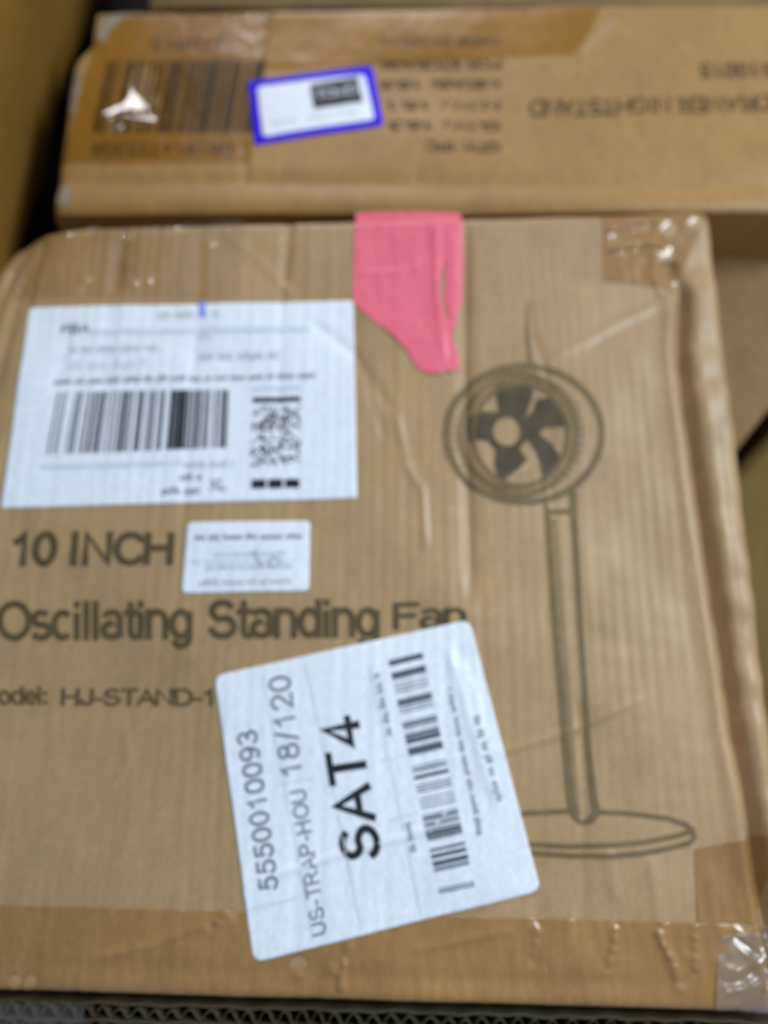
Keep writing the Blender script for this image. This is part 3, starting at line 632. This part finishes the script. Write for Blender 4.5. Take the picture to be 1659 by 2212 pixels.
zt = back.xy
quad_sheet('amber_tape', [(560, 150), (1250, 118), (1300, 14), (590, 16)], back, TAPE + .0001, 'amber_dull', NC, 90, 24, extra=ripple(0.03, 0.00008, 12, 85), label='amber-tinted film darkening a strip along the far edge')  # tinted sheet makes the board below darker and yellower
poly_sheet('torn_paper', [[(216, 92), (212, 62), (226, 38), (262, 26), (330, 22), (300, 34), (262, 46), (242, 66), (228, 92)]], back, .0003, 'scuff', NC, 0.003)
poly_sheet('torn_paper', [[(150, 240), (150, 190), (154, 152), (170, 142), (178, 160), (172, 200), (164, 250)]], back, .0003, 'scuff', NC, 0.003)
poly_sheet('torn_paper', [[(122, 440), (118, 412), (132, 396), (150, 402), (156, 428), (144, 446)]], back, .0003, 'scuff', NC, 0.003)
# purple-edged sticker
zp = Z(900, 220, 1659 / 660)
PS = quad_sheet('purple_sticker', [zp(255, 885), zp(1535, 690), zp(1418, 95), zp(190, 255)], back, LAB, 'purple', NC, 40, 24, 0.03, label='small sticker with purple edge and white centre')
quad_sheet('white_panel', [zp(334, 806), zp(1446, 638), zp(1346, 188), zp(276, 308)], back, LAB + .00015, 'paper', PS, 40, 24, 0.06)
bq = [zp(848, 540), zp(1330, 462), zp(1278, 215), zp(806, 300)]
poly_sheet('black_panel', [bq], back, LAB + .0003, 'black', PS)
text('TOMO', bil(bq, np.array([[.07, .30], [.95, .30], [.95, .74], [.07, .74]])), back, LAB + .00045, 'grey', PS, 0.2)
poly_sheet('small_print', greek([zp(410, 700), zp(700, 655), zp(690, 600), zp(400, 645)], 41) + greek([zp(790, 650), zp(1340, 565), zp(1330, 515), zp(780, 600)], 42), back, LAB + .0003, 'palegrey', PS, 0.006)

# ------------------------------------------------------------------ neighbouring cartons
def simple_carton(name, label, corners, ztop, mat, zbot=FLOOR + 0.002, lean=(0, 0), cat='carton', rad=0.006, ftop=None, group=None):
    """corners: four (x, y) counter-clockwise; top with rounded edges, four walls, taped seam line"""
    C = np.array(corners, float); cen = C.mean(0)
    o = root(name, label, cat, (cen[0], cen[1], zbot), group)
    n = 60; s, t = np.meshgrid(np.linspace(0, 1, n), np.linspace(0, 1, n)); st = np.stack([s.ravel(), t.ravel()], 1)
    P = bil(C, st); L1 = np.hypot(*(C[1] - C[0])); L2 = np.hypot(*(C[3] - C[0]))
    d = np.minimum(np.minimum(st[:, 0], 1 - st[:, 0]) * L1, np.minimum(st[:, 1], 1 - st[:, 1]) * L2); d = np.clip(d, 0, rad)
    z = ztop - (rad - np.sqrt(np.maximum(rad ** 2 - (rad - d) ** 2, 0))) + ripple(.08, .0006, 8, int(abs(cen[0]) * 1000))(P[:, 0], P[:, 1])
    z += lean[0] * (P[:, 0] - cen[0]) + lean[1] * (P[:, 1] - cen[1])
    z -= 0.0008 * np.exp(-(((st[:, 1] - .5) * L2) / .0012) ** 2)
    V = np.column_stack([P, z]); I = np.arange(n * n).reshape(n, n)
    link('top_panel', V, np.stack([I[:-1, :-1], I[:-1, 1:], I[1:, 1:], I[1:, :-1]], -1).reshape(-1, 4), mat, o)
    for b in [I[0, :], I[:, -1], I[-1, ::-1], I[::-1, 0]]:
        top = V[b]; low = top.copy(); low[:, 2] = zbot; m = len(b)
        link('side_panel', np.vstack([top, low]), [[i, m + i, m + i + 1, i + 1] for i in range(m - 1)], mat, o)
    return o
def onz(p, z):
    d = rays([p])[0]; return (CAM + d * ((z - CAM[2]) / d[2]))[:2]
# tall carton at left, side facing right; unseen height added to block light
XW = -0.200
def onx(p, x):
    d = rays([p])[0]; return CAM + d * (x / d[0])
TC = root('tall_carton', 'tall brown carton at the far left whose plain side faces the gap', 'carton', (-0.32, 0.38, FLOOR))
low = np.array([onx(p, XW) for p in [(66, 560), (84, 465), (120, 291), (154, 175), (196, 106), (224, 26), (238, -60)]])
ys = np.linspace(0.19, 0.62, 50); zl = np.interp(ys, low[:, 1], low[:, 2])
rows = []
for k in range(24):                                         # face, then an undercut added to leave the gap below dark
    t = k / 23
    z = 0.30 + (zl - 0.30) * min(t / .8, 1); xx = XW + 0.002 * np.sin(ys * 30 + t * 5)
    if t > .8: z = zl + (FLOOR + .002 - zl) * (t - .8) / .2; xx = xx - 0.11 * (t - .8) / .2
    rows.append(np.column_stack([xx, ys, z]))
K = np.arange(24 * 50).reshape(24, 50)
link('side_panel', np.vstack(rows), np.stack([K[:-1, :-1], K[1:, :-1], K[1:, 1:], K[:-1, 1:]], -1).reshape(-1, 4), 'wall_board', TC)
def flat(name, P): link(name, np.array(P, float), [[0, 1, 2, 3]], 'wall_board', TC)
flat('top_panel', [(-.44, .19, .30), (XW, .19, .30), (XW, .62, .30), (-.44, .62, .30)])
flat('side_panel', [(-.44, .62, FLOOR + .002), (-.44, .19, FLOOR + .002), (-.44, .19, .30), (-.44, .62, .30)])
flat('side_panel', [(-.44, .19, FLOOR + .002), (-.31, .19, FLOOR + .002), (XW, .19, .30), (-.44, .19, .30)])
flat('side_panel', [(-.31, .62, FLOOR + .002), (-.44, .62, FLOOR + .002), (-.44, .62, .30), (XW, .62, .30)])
# carton beyond the nightstand carton
pa = back.at(bx[[3]])[0]
simple_carton('far_carton', 'greyish brown carton along the very top, beyond the nightstand carton', [(-0.13, pa[1] + 0.006), (0.42, pa[1] + 0.006), (0.42, 0.62), (-0.13, 0.62)], -0.020, 'far_board')
# low carton to the right
q = [onz((1490, 1015), -0.05), onz((1575, 1000), -0.05), onz((1720, 660), -0.05), onz((1720, 440), -0.05), onz((1490, 440), -0.05)]
simple_carton('low_carton', 'plain reddish brown carton sitting lower at the right of the fan carton', [q[0], q[1], (q[2][0] + .03, q[2][1] + .0), (q[4][0], q[4][1] + .0)], -0.05, 'right_board')
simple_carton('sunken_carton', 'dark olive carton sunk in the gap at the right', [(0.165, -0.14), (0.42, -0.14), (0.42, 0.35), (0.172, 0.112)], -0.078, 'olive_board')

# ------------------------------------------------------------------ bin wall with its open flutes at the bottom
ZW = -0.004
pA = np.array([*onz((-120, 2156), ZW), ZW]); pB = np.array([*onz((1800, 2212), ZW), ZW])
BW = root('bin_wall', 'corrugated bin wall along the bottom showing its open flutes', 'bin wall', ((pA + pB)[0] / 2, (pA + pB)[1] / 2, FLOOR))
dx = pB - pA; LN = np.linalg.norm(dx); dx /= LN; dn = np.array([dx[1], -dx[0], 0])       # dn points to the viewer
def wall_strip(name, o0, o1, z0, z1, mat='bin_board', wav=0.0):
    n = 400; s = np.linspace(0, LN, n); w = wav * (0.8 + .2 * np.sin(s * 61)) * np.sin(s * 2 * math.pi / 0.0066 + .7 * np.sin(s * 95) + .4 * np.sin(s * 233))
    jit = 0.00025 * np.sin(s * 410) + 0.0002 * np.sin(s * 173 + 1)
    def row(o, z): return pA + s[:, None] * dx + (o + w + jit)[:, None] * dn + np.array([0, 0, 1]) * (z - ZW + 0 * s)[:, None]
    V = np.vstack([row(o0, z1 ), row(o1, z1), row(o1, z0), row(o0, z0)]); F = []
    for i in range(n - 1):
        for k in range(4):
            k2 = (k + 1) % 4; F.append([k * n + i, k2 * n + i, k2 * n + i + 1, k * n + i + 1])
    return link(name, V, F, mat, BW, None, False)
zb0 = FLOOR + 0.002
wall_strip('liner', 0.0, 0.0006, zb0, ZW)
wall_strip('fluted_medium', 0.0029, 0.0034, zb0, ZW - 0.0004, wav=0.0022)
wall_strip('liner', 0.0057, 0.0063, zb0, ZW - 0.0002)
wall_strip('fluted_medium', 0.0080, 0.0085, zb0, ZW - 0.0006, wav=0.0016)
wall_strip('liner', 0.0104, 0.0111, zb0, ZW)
# clear tape folded over the wall's top
n = 60; s = np.linspace(0.0, 0.052, n); prof = [(-0.0006, -0.012), (-0.0005, 0.0006), (0.002, 0.0013), (0.005, 0.0006), (0.008, 0.0014), (0.0116, 0.0004), (0.0117, -0.014)]
rows = []
for o_, z_ in prof:
    rows.append(pA + s[:, None] * dx + o_ * dn + np.array([0, 0, 1]) * (z_ + 0.0005 * np.sin(s * 900 + o_ * 700) + .0003 * np.sin(s * 2100))[:, None])
Vt = np.vstack(rows); K = np.arange(len(prof) * n).reshape(len(prof), n)
link('clear_tape', Vt, np.stack([K[:-1, :-1], K[:-1, 1:], K[1:, 1:], K[1:, :-1]], -1).reshape(-1, 4), 'film', BW, 'clear tape folded over the top of the bin wall')
